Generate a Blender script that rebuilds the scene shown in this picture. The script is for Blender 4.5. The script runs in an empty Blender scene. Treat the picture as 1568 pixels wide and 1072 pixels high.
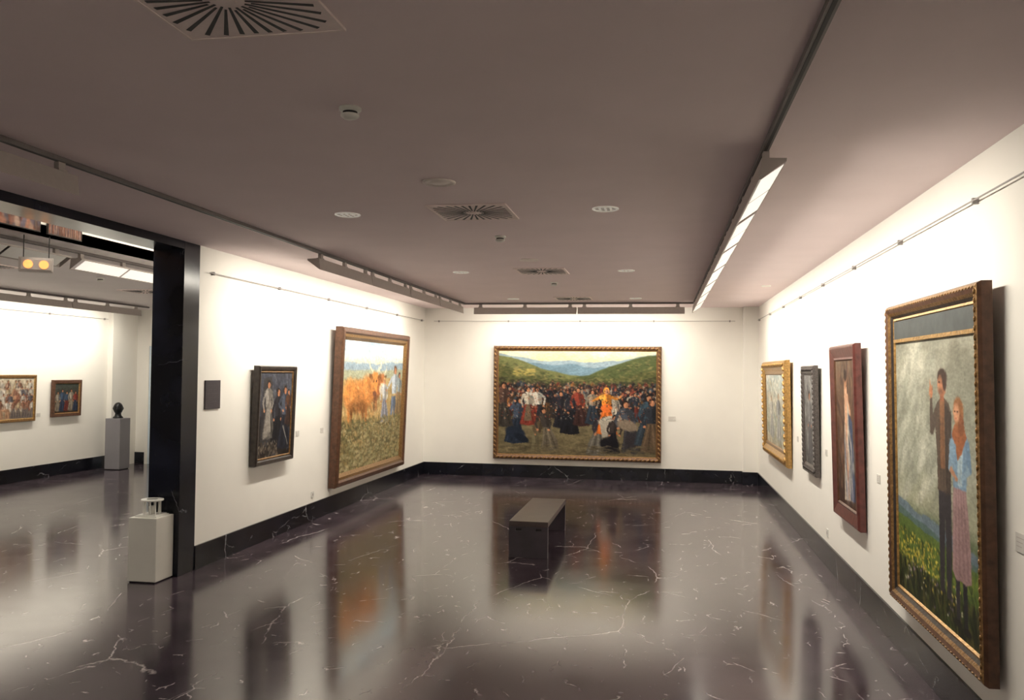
import bpy, bmesh, math, random
import numpy as np
from mathutils import Matrix, Vector
random.seed(4); RNG=np.random.RandomState(7)
sc=bpy.context.scene
sc.view_settings.view_transform='Standard'
sc.view_settings.look='None'
sc.view_settings.exposure=0.0
COL=sc.collection

# ------------------------------------------------------------------ dims
XL,XR,YB,H=-4.805,1.827,16.87,3.406
WT=0.335; XL2=XL-WT          # left wall thickness / far face
XW=-11.6; YN=-3.0; YB2=17.1

# ------------------------------------------------------------------ materials
def nt(name):
    m=bpy.data.materials.new(name); m.use_nodes=True
    t=m.node_tree; b=t.nodes['Principled BSDF']; return m,t,b
def simple(name,col,rough=.5,metal=0,emis=None,es=0,var=0.12,scale=25,bump=0.0,spec=None,alpha=None):
    m,t,b=nt(name)
    tc=t.nodes.new('ShaderNodeTexCoord'); n=t.nodes.new('ShaderNodeTexNoise'); n.inputs['Scale'].default_value=scale; n.inputs['Detail'].default_value=4
    t.links.new(tc.outputs['Object'],n.inputs['Vector'])
    r=t.nodes.new('ShaderNodeValToRGB'); r.color_ramp.elements[0].position=.3; r.color_ramp.elements[1].position=.7
    r.color_ramp.elements[0].color=[c*(1-var) for c in col]+[1]; r.color_ramp.elements[1].color=[min(1,c*(1+var)) for c in col]+[1]
    t.links.new(n.outputs['Fac'],r.inputs['Fac']); t.links.new(r.outputs['Color'],b.inputs['Base Color'])
    b.inputs['Roughness'].default_value=rough; b.inputs['Metallic'].default_value=metal
    if spec is not None: b.inputs['Specular IOR Level'].default_value=spec
    if emis: b.inputs['Emission Color'].default_value=list(emis)+[1]; b.inputs['Emission Strength'].default_value=es
    if bump>0:
        bp=t.nodes.new('ShaderNodeBump'); bp.inputs['Strength'].default_value=bump; bp.inputs['Distance'].default_value=.01
        t.links.new(n.outputs['Fac'],bp.inputs['Height']); t.links.new(bp.outputs['Normal'],b.inputs['Normal'])
    return m
def marble(name,dark,mid,vein,rough,ior,layers,vstr,tile=0,warp=.3):
    m,t,b=nt(name); N=t.nodes.new; L=t.links.new
    tc=N('ShaderNodeTexCoord'); src=tc.outputs['Object']
    n0=N('ShaderNodeTexNoise'); n0.inputs['Scale'].default_value=1.6; n0.inputs['Detail'].default_value=6; n0.inputs['Roughness'].default_value=.65; L(src,n0.inputs['Vector'])
    add=N('ShaderNodeVectorMath'); add.operation='MULTIPLY_ADD'; L(n0.outputs['Color'],add.inputs[0]); add.inputs[1].default_value=(warp,warp,warp); L(src,add.inputs[2])
    cl=N('ShaderNodeValToRGB'); cl.color_ramp.elements[0].position=.35; cl.color_ramp.elements[1].position=.7
    cl.color_ramp.elements[0].color=list(dark)+[1]; cl.color_ramp.elements[1].color=list(mid)+[1]
    n1=N('ShaderNodeTexNoise'); n1.inputs['Scale'].default_value=2.2; n1.inputs['Detail'].default_value=8; L(src,n1.inputs['Vector']); L(n1.outputs['Fac'],cl.inputs['Fac'])
    last=cl.outputs['Color']
    for (s,w,thr,seed,k) in layers:
        mp=N('ShaderNodeMapping'); mp.inputs['Location'].default_value=(seed,seed*.7,seed*.3); mp.inputs['Rotation'].default_value=(0,0,seed); mp.inputs['Scale'].default_value=(1,.6,1); L(add.outputs[0],mp.inputs['Vector'])
        vo=N('ShaderNodeTexVoronoi'); vo.feature='DISTANCE_TO_EDGE'; vo.inputs['Scale'].default_value=s; L(mp.outputs[0],vo.inputs['Vector'])
        lr=N('ShaderNodeMapRange'); lr.inputs['From Min'].default_value=0; lr.inputs['From Max'].default_value=w; lr.inputs['To Min'].default_value=1; lr.inputs['To Max'].default_value=0; L(vo.outputs['Distance'],lr.inputs['Value'])
        nm=N('ShaderNodeTexNoise'); nm.inputs['Scale'].default_value=s*2.2; nm.inputs['Detail'].default_value=3; L(mp.outputs[0],nm.inputs['Vector'])
        mr=N('ShaderNodeMapRange'); mr.inputs['From Min'].default_value=thr; mr.inputs['From Max'].default_value=thr+.1; L(nm.outputs['Fac'],mr.inputs['Value'])
        mu=N('ShaderNodeMath'); mu.operation='MULTIPLY'; L(lr.outputs[0],mu.inputs[0]); L(mr.outputs[0],mu.inputs[1])
        mv=N('ShaderNodeMath'); mv.operation='MULTIPLY'; L(mu.outputs[0],mv.inputs[0]); mv.inputs[1].default_value=vstr*k
        mx=N('ShaderNodeMix'); mx.data_type='RGBA'; L(mv.outputs[0],mx.inputs['Factor']); L(last,mx.inputs[6]); mx.inputs[7].default_value=list(vein)+[1]; last=mx.outputs[2]
    if tile:
        br=N('ShaderNodeTexBrick'); br.offset=0; br.inputs['Scale'].default_value=1; br.inputs['Brick Width'].default_value=tile; br.inputs['Row Height'].default_value=tile; br.inputs['Mortar Size'].default_value=.002; br.inputs['Mortar Smooth'].default_value=.3
        L(src,br.inputs['Vector'])
        mx=N('ShaderNodeMix'); mx.data_type='RGBA'; mm=N('ShaderNodeMath'); mm.operation='MULTIPLY'; L(br.outputs['Fac'],mm.inputs[0]); mm.inputs[1].default_value=.4
        L(mm.outputs[0],mx.inputs['Factor']); L(last,mx.inputs[6]); mx.inputs[7].default_value=(.02,.016,.02,1); last=mx.outputs[2]
    L(last,b.inputs['Base Color'])
    rr=N('ShaderNodeMapRange'); rr.inputs['To Min'].default_value=rough*.8; rr.inputs['To Max'].default_value=rough*1.25; L(n1.outputs['Fac'],rr.inputs['Value']); L(rr.outputs[0],b.inputs['Roughness'])
    b.inputs['IOR'].default_value=ior
    return m
M_floor=marble('polished_marble_floor',(.034,.024,.033),(.074,.055,.070),(.66,.60,.60),.135,1.63,[(.8,.0055,.50,3.1,.85),(2.1,.0105,.555,9.7,.95),(4.6,.022,.585,5.3,.95)],.9,tile=1.0,warp=.22)
M_black=marble('black_marble',(.004,.004,.006),(.011,.012,.020),(.6,.6,.62),.2,1.42,[(1.3,.007,.54,2.2,1),(3.0,.009,.58,7.1,.8)],.62)
M_black2=marble('black_marble_portal',(.004,.004,.006),(.013,.015,.028),(.4,.4,.46),.22,1.42,[(1.1,.005,.55,4.2,1),(2.6,.007,.6,1.2,.8)],.45)
M_wall=simple('wall_paint',(.89,.865,.81),.75,var=.012,scale=3)
M_ceil=simple('ceiling_paint',(.88,.755,.76),.9,var=.02,scale=2,spec=.2)
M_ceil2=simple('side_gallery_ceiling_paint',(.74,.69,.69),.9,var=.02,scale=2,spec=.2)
M_grille=simple('grille_paint',(.90,.77,.74),.6,var=.03)
M_dark=simple('dark_slot',(.012,.011,.012),.6)
M_alu=simple('grey_lacquered_metal',(.46,.41,.39),.45,0,var=.04)
M_railw=simple('picture_rail_metal',(.30,.28,.27),.5,0,var=.04)
M_rail=simple('track_rail_metal',(.16,.14,.14),.5,.2,var=.05)
M_refl=simple('lamp_reflector',(.85,.85,.83),.35,.2,var=.02)
M_diff=simple('lamp_diffuser',(.7,.68,.64),.5,emis=(1,.95,.86),es=.72,var=.02)
M_white=simple('white_plastic',(.75,.74,.70),.5,var=.03)
M_plinth=simple('plinth_lacquer',(.66,.64,.59),.5,var=.03,scale=4)
M_plinthg=simple('grey_plinth_lacquer',(.24,.23,.25),.5,var=.04,scale=4)
M_bench=simple('bench_dark_lacquer',(.085,.056,.056),.28,var=.2,scale=6)
M_bench_s=simple('bench_side_lacquer',(.062,.050,.066),.4,var=.15,scale=6)
M_bronze=simple('black_bronze',(.012,.012,.014),.35,.5,var=.3)
M_sign=simple('sign_dark',(.045,.036,.045),.5)
M_signt=simple('sign_lettering',(.07,.06,.07),.5)
M_blue=simple('door_panel',(.62,.72,.80),.4,var=.03)
M_glow=simple('lamp_lens_glow',(.9,.45,.16),.4,emis=(1,.34,.08),es=1.2)
M_dl=simple('downlight_louver',(.88,.85,.79),.3,0,emis=(1,.93,.82),es=.16)
M_dl2=simple('ceiling_speaker_paint',(.93,.85,.80),.6,var=.03)
M_label=simple('label_card',(.66,.64,.60),.6,var=.02)
def framemat(name,col,col2,rough=.35,metal=.5,scale=40,bump=.6):
    return simple(name,col,rough,metal,var=.35,scale=scale,bump=bump)
F_gold=framemat('gilded_wood',(.46,.27,.09),0)
F_gold2=framemat('antique_gilt',(.27,.15,.055),0)
F_brown=framemat('walnut_frame',(.10,.044,.023),0,.35,.1,20,.2)
F_red=framemat('mahogany_frame',(.12,.036,.03),0,.3,.05,16,.2)
F_dark=framemat('ebony_frame',(.035,.026,.022),0,.35,.1,20,.3)
F_grey=framemat('carved_dark_silver',(.10,.085,.08),0,.4,.3,60,.8)
F_green=simple('dark_green_liner',(.050,.060,.060),.5,var=.25,scale=12)
F_bronze=framemat('bronzed_carved_wood',(.15,.07,.034),0,.38,.3,50,.7)

# ------------------------------------------------------------------ mesh helpers
def link(o,parent=None):
    COL.objects.link(o)
    if parent: o.parent=parent
    return o
def empty(name,loc=(0,0,0),rot=(0,0,0)):
    e=bpy.data.objects.new(name,None); e.empty_display_size=.1; e.location=loc; e.rotation_euler=rot; COL.objects.link(e); return e
def mesh_obj(name,verts,faces,mats,parent=None,fm=None,smooth=False,bevel=0,solid=0):
    me=bpy.data.meshes.new(name); me.from_pydata(verts,[],faces)
    for m in (mats if isinstance(mats,list) else [mats]): me.materials.append(m)
    if fm: me.polygons.foreach_set('material_index',fm)
    if smooth: me.polygons.foreach_set('use_smooth',[True]*len(me.polygons))
    bm=bmesh.new(); bm.from_mesh(me); bmesh.ops.recalc_face_normals(bm,faces=bm.faces) if not solid else None; bm.to_mesh(me); bm.free()
    me.update(); o=bpy.data.objects.new(name,me)
    if solid:
        s=o.modifiers.new('s','SOLIDIFY'); s.thickness=solid
    if bevel:
        b=o.modifiers.new('b','BEVEL'); b.width=bevel; b.segments=2; b.limit_method='ANGLE'
    return link(o,parent)
class MB:
    """accumulates several solids into one mesh"""
    def __init__(s): s.v=[];s.f=[];s.m=[]
    def box(s,x0,x1,y0,y1,z0,z1,mi=0):
        n=len(s.v); s.v+=[(x0,y0,z0),(x1,y0,z0),(x1,y1,z0),(x0,y1,z0),(x0,y0,z1),(x1,y0,z1),(x1,y1,z1),(x0,y1,z1)]
        for f in ((0,3,2,1),(4,5,6,7),(0,1,5,4),(1,2,6,5),(2,3,7,6),(3,0,4,7)): s.f.append([n+i for i in f]); s.m.append(mi)
    def lathe(s,prof,n=24,c=(0,0,0),mi=0,axis='z'):
        b=len(s.v)
        for r,z in prof:
            for i in range(n):
                a=2*math.pi*i/n; p=(r*math.cos(a),r*math.sin(a),z)
                if axis=='y': p=(p[0],p[2],p[1])
                if axis=='x': p=(p[2],p[0],p[1])
                s.v.append((c[0]+p[0],c[1]+p[1],c[2]+p[2]))
        for k in range(len(prof)-1):
            for i in range(n):
                j=(i+1)%n; s.f.append([b+k*n+i,b+k*n+j,b+(k+1)*n+j,b+(k+1)*n+i]); s.m.append(mi)
        if prof[0][0]>1e-5: s.f.append([b+i for i in range(n)]); s.m.append(mi)
        if prof[-1][0]>1e-5: s.f.append([b+(len(prof)-1)*n+i for i in range(n)]); s.m.append(mi)
    def ellip(s,c,ax,ay,az,n=8,k=6,mi=0):
        b=len(s.v)
        for j in range(1,k):
            t=math.pi*j/k
            for i in range(n):
                a=2*math.pi*i/n
                p=Vector(c)+Vector(ax)*math.sin(t)*math.cos(a)+Vector(ay)*math.sin(t)*math.sin(a)+Vector(az)*math.cos(t); s.v.append(tuple(p))
        s.v.append(tuple(Vector(c)+Vector(az))); s.v.append(tuple(Vector(c)-Vector(az))); T=len(s.v)-2;B=T+1
        for j in range(k-2):
            for i in range(n):
                q=(i+1)%n; s.f.append([b+j*n+i,b+j*n+q,b+(j+1)*n+q,b+(j+1)*n+i]); s.m.append(mi)
        for i in range(n):
            q=(i+1)%n; s.f.append([T,b+i,b+q]); s.m.append(mi); s.f.append([B,b+(k-2)*n+q,b+(k-2)*n+i]); s.m.append(mi)
    def obj(s,name,mats,parent=None,smooth=False,bevel=0): return mesh_obj(name,s.v,s.f,mats,parent,s.m,smooth,bevel)
def box(name,x0,x1,y0,y1,z0,z1,mat,parent=None,bevel=0):
    m=MB(); m.box(min(x0,x1),max(x0,x1),min(y0,y1),max(y0,y1),z0,z1); return m.obj(name,[mat],parent,bevel=bevel)

# ------------------------------------------------------------------ room shell
T=.12
box('floor',XW-T,XR+T,YN-T,YB2+T,-.1,0,M_floor)
box('ceiling',XL2,XR+T,YN-T,YB+T,H,H+.1,M_ceil)
XV=-6.0
box('ceiling_side_gallery',XW-T,XV,YN-T,YB2+T,H,H+.1,M_ceil2)
box('wall_right',XR,XR+T,YN-T,YB+T,0,H,M_wall)
box('wall_back',XL2,XR+T,YB,YB+T,0,H,M_wall)
box('wall_left',XL2,XL,8.20,YB,0,H,M_wall)
box('wall_near',XW-T,XR+T,YN-T,YN,0,H,M_wall)
box('wall_side_gallery_left',XW-T,XW,YN,YB2+T,0,H,M_wall)
box('wall_side_gallery_back',XW,XL2,YB2,YB2+T,0,H,M_wall)
# upper void over side gallery
box('wall_void_left',XV-.1,XV,YN-T,YB2+T,H,4.5,M_wall)
box('wall_void_right',XL2,XL2+.1,YN-T,YB2+T,H+.1,4.5,M_wall)
box('ceiling_void',XV-.1,XL2+.1,YN-T,YB2+T,4.5,4.6,M_wall)
# pilaster in the right back corner
box('pilaster_corner',1.55,XR,YB-.16,YB,0,H,M_wall)
# portal: black marble post + lintel
box('trim_1',XL2-.006,XL+.008,7.90,8.20,0,H-.001,M_black2,bevel=.004)
box('trim_2',XL2-.006,XL+.008,YN,7.90,3.325,H-.001,M_black2)
BH,BT=.25,.022
box('baseboard_left',XL,XL+BT,8.20,YB,0,BH,M_black,bevel=.003)
box('baseboard_back',XL+BT,1.55,YB-BT,YB,0,BH,M_black,bevel=.003)
m=MB(); m.box(1.55-BT,XR-BT,YB-.16-BT,YB-.16,0,BH); m.box(1.55-BT,1.55,YB-.16,YB-BT,0,BH); m.obj('baseboard_pilaster',[M_black],bevel=.003)
box('baseboard_right',XR-BT,XR,YN,YB-.16-BT,0,BH,M_black,bevel=.003)
box('baseboard_side_gallery_left',XW,XW+BT,YN,YB2,0,BH,M_black,bevel=.003)
box('baseboard_side_gallery_back',XW+BT,XL2,YB2-BT,YB2,0,BH,M_black,bevel=.003)
# pier in side gallery corner
box('pier_side_gallery',XW,XW+.12,16.25,YB2,0,H,M_wall)
# side gallery door
d=empty('door_1',(-10.75,YB2,0))
box('panel',-.40,.40,-.045,-.023,.0,2.6,M_blue,d)
m=MB(); m.box(-.47,-.40,-.06,-.0225,0,2.67); m.box(.40,.47,-.06,-.0225,0,2.67); m.box(-.40,.40,-.06,-.0225,2.6,2.67); m.obj('casing',[M_wall],d)
m=MB(); m.lathe([(.012,-.10),(.012,-.045)],10,(.32,0,1.0),0,'y'); m.box(.20,.33,-.105,-.09,.99,1.01); m.obj('handle',[M_alu],d)

# ------------------------------------------------------------------ numpy painter (sRGB canvases)
class Cv:
    def __init__(s,w,h,grad):
        s.w,s.h=w,h; vs=np.linspace(0,1,h); cols=np.array([c for _,c in grad],float)/255; ps=[p for p,_ in grad]
        s.a=np.stack([np.interp(vs,ps,cols[:,k]) for k in range(3)],-1)[:,None,:].repeat(w,1).copy()
        s.Y,s.X=np.mgrid[0:h,0:w].astype(float)
    def noise(s,fx,fy,octv=4,seed=0):
        r=np.random.RandomState(seed); out=np.zeros((s.h,s.w)); amp=1;tot=0
        for o in range(octv):
            gx,gy=max(2,int(fx*2**o)+2),max(2,int(fy*2**o)+2); g=r.rand(gy+1,gx+1)
            x=s.X/s.w*(gx-1); y=s.Y/s.h*(gy-1); xi=x.astype(int); yi=y.astype(int); fx_=x-xi; fy_=y-yi
            fx_=fx_*fx_*(3-2*fx_); fy_=fy_*fy_*(3-2*fy_)
            out+=amp*((g[yi,xi]*(1-fx_)+g[yi,xi+1]*fx_)*(1-fy_)+(g[yi+1,xi]*(1-fx_)+g[yi+1,xi+1]*fx_)*fy_); tot+=amp; amp*=.55
        return out/tot
    def blend(s,mask,col,al=1):
        c=np.array(col,float)/255; m=(mask*al)[...,None]; s.a=s.a*(1-m)+c*m
    def _loc(s,x0,x1,y0,y1):
        x0=int(max(0,x0));y0=int(max(0,y0));x1=int(min(s.w,x1+1));y1=int(min(s.h,y1+1)); return x0,x1,y0,y1
    def ell(s,cx,cy,rx,ry,col,ang=0,al=1,soft=.25):
        R=max(rx,ry)*1.3+1; x0,x1,y0,y1=s._loc(cx-R,cx+R,cy-R,cy+R)
        if x1<=x0 or y1<=y0: return
        X=s.X[y0:y1,x0:x1]-cx; Y=s.Y[y0:y1,x0:x1]-cy; ca,sa=math.cos(ang),math.sin(ang)
        d=np.sqrt(((X*ca+Y*sa)/max(rx,.4))**2+((-X*sa+Y*ca)/max(ry,.4))**2)
        m=np.clip((1+soft/2-d)/soft,0,1)*al; c=np.array(col,float)/255
        s.a[y0:y1,x0:x1]=s.a[y0:y1,x0:x1]*(1-m[...,None])+c*m[...,None]
    def poly(s,pts,col,al=1):
        xs=[p[0] for p in pts]; ys=[p[1] for p in pts]; x0,x1,y0,y1=s._loc(min(xs)-1,max(xs)+1,min(ys)-1,max(ys)+1)
        if x1<=x0 or y1<=y0: return
        acc=0
        for ox,oy in ((-.25,-.25),(.25,.25),(-.25,.25),(.25,-.25)):
            X=s.X[y0:y1,x0:x1]+ox; Y=s.Y[y0:y1,x0:x1]+oy; ins=np.zeros(X.shape,bool); n=len(pts)
            for i in range(n):
                ax,ay=pts[i]; bx,by=pts[(i+1)%n]
                if ay==by: continue
                c=((ay>Y)!=(by>Y))&(X<(bx-ax)*(Y-ay)/(by-ay)+ax); ins^=c
            acc=acc+ins
        m=(acc/4.*al)[...,None]; c=np.array(col,float)/255
        s.a[y0:y1,x0:x1]=s.a[y0:y1,x0:x1]*(1-m)+c*m
    def line(s,xa,ya,xb,yb,w,col,w2=None,al=1):
        w2=w if w2 is None else w2; dx,dy=xb-xa,yb-ya; L=math.hypot(dx,dy)+1e-6; nx,ny=-dy/L,dx/L
        s.poly([(xa+nx*w/2,ya+ny*w/2),(xb+nx*w2/2,yb+ny*w2/2),(xb-nx*w2/2,yb-ny*w2/2),(xa-nx*w/2,ya-ny*w/2)],col,al)
    def strokes(s,n,x0,x1,y0,y1,pal,ln,wd,ang=0,dang=.6,al=.8):
        for _ in range(n):
            c=pal[random.randrange(len(pal))]; k=random.uniform(.85,1.15)
            s.ell(random.uniform(x0,x1)*s.w,random.uniform(y0,y1)*s.h,ln*random.uniform(.5,1.2),wd*random.uniform(.6,1.2),[min(255,q*k) for q in c],ang+random.uniform(-dang,dang),al,.6)
    def ridge(s,base,amp,seed,col,al=1,f=3,tilt=0):
        r=s.noise(f,1,4,seed)[0]; y=(base+tilt*np.linspace(-.5,.5,s.w)+(r-.5)*amp)*s.h
        s.blend(np.clip(s.Y-y[None,:],0,1),col,al)
    def hill(s,pts,col,seed=0,rough=.012,al=1):
        xs=np.linspace(0,1,s.w); y=np.interp(xs,[p[0] for p in pts],[p[1] for p in pts])+(s.noise(10,1,3,seed)[0]-.5)*rough*2
        s.blend(np.clip(s.Y-y[None,:]*s.h,0,1),col,al)
    def blur(s,n=1):
        for _ in range(n):
            p=np.pad(s.a,((1,1),(1,1),(0,0)),'edge'); s.a=(p[:-2,1:-1]+p[2:,1:-1]+p[1:-1,:-2]+p[1:-1,2:]+4*p[1:-1,1:-1])/8
    def dab(s,n,r,seed=0,al=.55,ang=.7,x0=0,x1=1,y0=0,y1=1):
        """re-lay the picture with oriented brush dabs sampled from itself (impasto look)"""
        src=s.a.copy(); rr=random.Random(seed)
        for _ in range(n):
            x=rr.uniform(x0,x1)*(s.w-1); y=rr.uniform(y0,y1)*(s.h-1); k=rr.uniform(.88,1.12)
            c=[min(255,q*255*k) for q in src[int(y),int(x)]]
            s.ell(x,y,r*rr.uniform(.8,1.8),r*rr.uniform(.35,.6),c,ang+rr.uniform(-.9,.9),al,.6)
    def person(s,x,y,h,skirt,top,skin=(190,130,95),hair=(35,25,22),lean=0,trous=False,arm=None,apron=None):
        j=lambda c,k: [min(255,q*k) for q in c]
        lx=lean*h
        if trous:
            s.line(x-.02*h,y-.5*h,x-.08*h,y,.1*h,skirt,.06*h); s.line(x+.03*h,y-.5*h,x+.09*h,y,.1*h,j(skirt,.8),.06*h)
        else:
            s.poly([(x-.07*h+lx*.5,y-.58*h),(x+.07*h+lx*.5,y-.58*h),(x+.17*h,y-.25*h),(x+.22*h,y-.03*h),(x,y),(x-.2*h,y-.04*h),(x-.15*h,y-.25*h)],skirt)
            for k in range(4): s.line(x+(k-1.5)*.03*h+lx*.5,y-.52*h,x+(k-1.5)*.1*h,y-.06*h,.02*h,j(skirt,.65 if k%2 else 1.35),.04*h,.6)
            if apron: s.poly([(x-.04*h+lx*.5,y-.56*h),(x+.05*h+lx*.5,y-.56*h),(x+.1*h,y-.12*h),(x-.09*h,y-.12*h)],apron)
        s.poly([(x-.11*h+lx,y-.82*h),(x-.04*h+lx,y-.86*h),(x+.04*h+lx,y-.86*h),(x+.11*h+lx,y-.82*h),(x+.08*h+lx*.5,y-.54*h),(x-.08*h+lx*.5,y-.54*h)],top)
        s.poly([(x+lx,y-.86*h),(x+.04*h+lx,y-.86*h),(x+.11*h+lx,y-.82*h),(x+.08*h+lx*.5,y-.54*h),(x+.02*h+lx*.5,y-.54*h)],j(top,.72))
        for sgn in (-1,1):
            a=arm[0 if sgn<0 else 1] if arm else (sgn*.17,-.62,sgn*.12,-.48)
            s.line(x+lx+sgn*.1*h,y-.8*h,x+lx+a[0]*h,y+a[1]*h,.065*h,j(top,.9 if sgn<0 else .75),.05*h)
            s.line(x+lx+a[0]*h,y+a[1]*h,x+lx+a[2]*h,y+a[3]*h,.05*h,j(top,.95),.035*h); s.ell(x+lx+a[2]*h,y+a[3]*h,.025*h,.025*h,skin)
        s.ell(x+lx,y-.925*h,.058*h,.07*h,hair); s.ell(x+lx+.012*h,y-.905*h,.04*h,.053*h,skin); s.ell(x+lx+.028*h,y-.90*h,.02*h,.04*h,j(skin,.75),0,.6)
    def finish(s,seed=1,amt=.22):
        n=s.noise(14,14,4,seed); f=s.noise(s.w/5,s.h/2.5,2,seed+5); s.a=np.clip(s.a*(1-amt/2+amt*n)[...,None]*(1-amt/2+amt*f)[...,None],0,1)
        return s
def canvas_obj(name,cv,w,h,y,parent,xc=0,zc=0):
    W,Hh=cv.w,cv.h
    xs=np.linspace(-w/2,w/2,W)+xc; zs=np.linspace(h/2,-h/2,Hh)+zc
    X,Z=np.meshgrid(xs,zs); co=np.stack([X,np.full_like(X,y),Z],-1).reshape(-1,3)
    idx=np.arange(W*Hh).reshape(Hh,W); q=np.stack([idx[:-1,:-1],idx[1:,:-1],idx[1:,1:],idx[:-1,1:]],-1).reshape(-1,4)
    me=bpy.data.meshes.new(name); me.vertices.add(len(co)); me.vertices.foreach_set('co',co.ravel().astype(np.float32))
    me.loops.add(q.size); me.loops.foreach_set('vertex_index',q.ravel().astype(np.int32))
    me.polygons.add(len(q)); me.polygons.foreach_set('loop_start',np.arange(0,q.size,4,dtype=np.int32))
    try: me.polygons.foreach_set('loop_total',np.full(len(q),4,dtype=np.int32))
    except Exception: pass
    me.update(calc_edges=True)
    at=me.color_attributes.new('Paint','FLOAT_COLOR','POINT')
    lin=np.where(cv.a<=.04045,cv.a/12.92,((cv.a+.055)/1.055)**2.4); rgba=np.concatenate([lin,np.ones(lin.shape[:2]+(1,))],-1)
    at.data.foreach_set('color',rgba.reshape(-1).astype(np.float32))
    me.materials.append(M_paint); o=bpy.data.objects.new(name,me); return link(o,parent)
M_paint,t,b=nt('oil_paint_on_canvas')
at=t.nodes.new('ShaderNodeVertexColor'); at.layer_name='Paint'; t.links.new(at.outputs['Color'],b.inputs['Base Color']); b.inputs['Roughness'].default_value=.55; b.inputs['Specular IOR Level'].default_value=.2
tc=t.nodes.new('ShaderNodeTexCoord'); n=t.nodes.new('ShaderNodeTexNoise'); n.inputs['Scale'].default_value=60; t.links.new(tc.outputs['Object'],n.inputs['Vector'])
bp=t.nodes.new('ShaderNodeBump'); bp.inputs['Strength'].default_value=.15; bp.inputs['Distance'].default_value=.004; t.links.new(n.outputs['Fac'],bp.inputs['Height']); t.links.new(bp.outputs['Normal'],b.inputs['Normal'])

def make_painting(cv,w,h,loc,rz,tilt,prof,mats,beads=None,topband=0):
    """loc = centre of bottom edge, at the back of the frame. prof: list of (inset,depth,matindex of the strip that follows)"""
    e=empty('framed_painting',loc,(tilt,0,rz))
    v=[];f=[];fm=[]
    for (i,dp,mi) in prof:
        x=w/2-i; z0=i; z1=h-i
        v+=[(-x,-dp,z0),(x,-dp,z0),(x,-dp,z1),(-x,-dp,z1)]
    for k in range(len(prof)-1):
        for c in range(4):
            dd=(c+1)%4; f.append([k*4+c,k*4+dd,(k+1)*4+dd,(k+1)*4+c]); fm.append(prof[k][2])
    f.append([3,2,1,0]); fm.append(0)
    mesh_obj('frame',v,f,mats,e,fm)
    ins=prof[-1][0]; dp=prof[-1][1]
    canvas_obj('canvas',cv,w-2*ins+.004,h-2*ins+.004-topband,-dp-.001,e,0,h/2-topband/2)
    if topband:
        m=MB(); x=w/2-ins; z1=h-ins; m.box(-x,x,-dp-.012,-dp+.005,z1-topband+.02,z1+.002,0); m.box(-x,x,-dp-.018,-dp+.005,z1-topband-.005,z1-topband+.02,1); m.obj('liner',[F_green,F_gold],e)
    if beads:
        inset,dep,r,step,mi,slant=beads; m=MB(); x=w/2-inset
        segs=[((-x,inset),(x,inset)),((x,inset),(x,h-inset)),((x,h-inset),(-x,h-inset)),((-x,h-inset),(-x,inset))]
        for (a,b_) in segs:
            L=math.hypot(b_[0]-a[0],b_[1]-a[1]); n=int(L/step); ux,uz=(b_[0]-a[0])/L,(b_[1]-a[1])/L
            cs,sn=math.cos(slant),math.sin(slant); lx,lz=ux*cs-uz*sn,ux*sn+uz*cs
            for i in range(n):
                p=(i+.5)/n; m.ellip((a[0]+(b_[0]-a[0])*p,-dep,a[1]+(b_[1]-a[1])*p),(lx*r*1.5,0,lz*r*1.5),(-lz*r*.6,0,lx*r*.6),(0,-r*.6,0),6,4)
        m.obj('carving',[mats[mi]],e,True)
    return e

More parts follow.
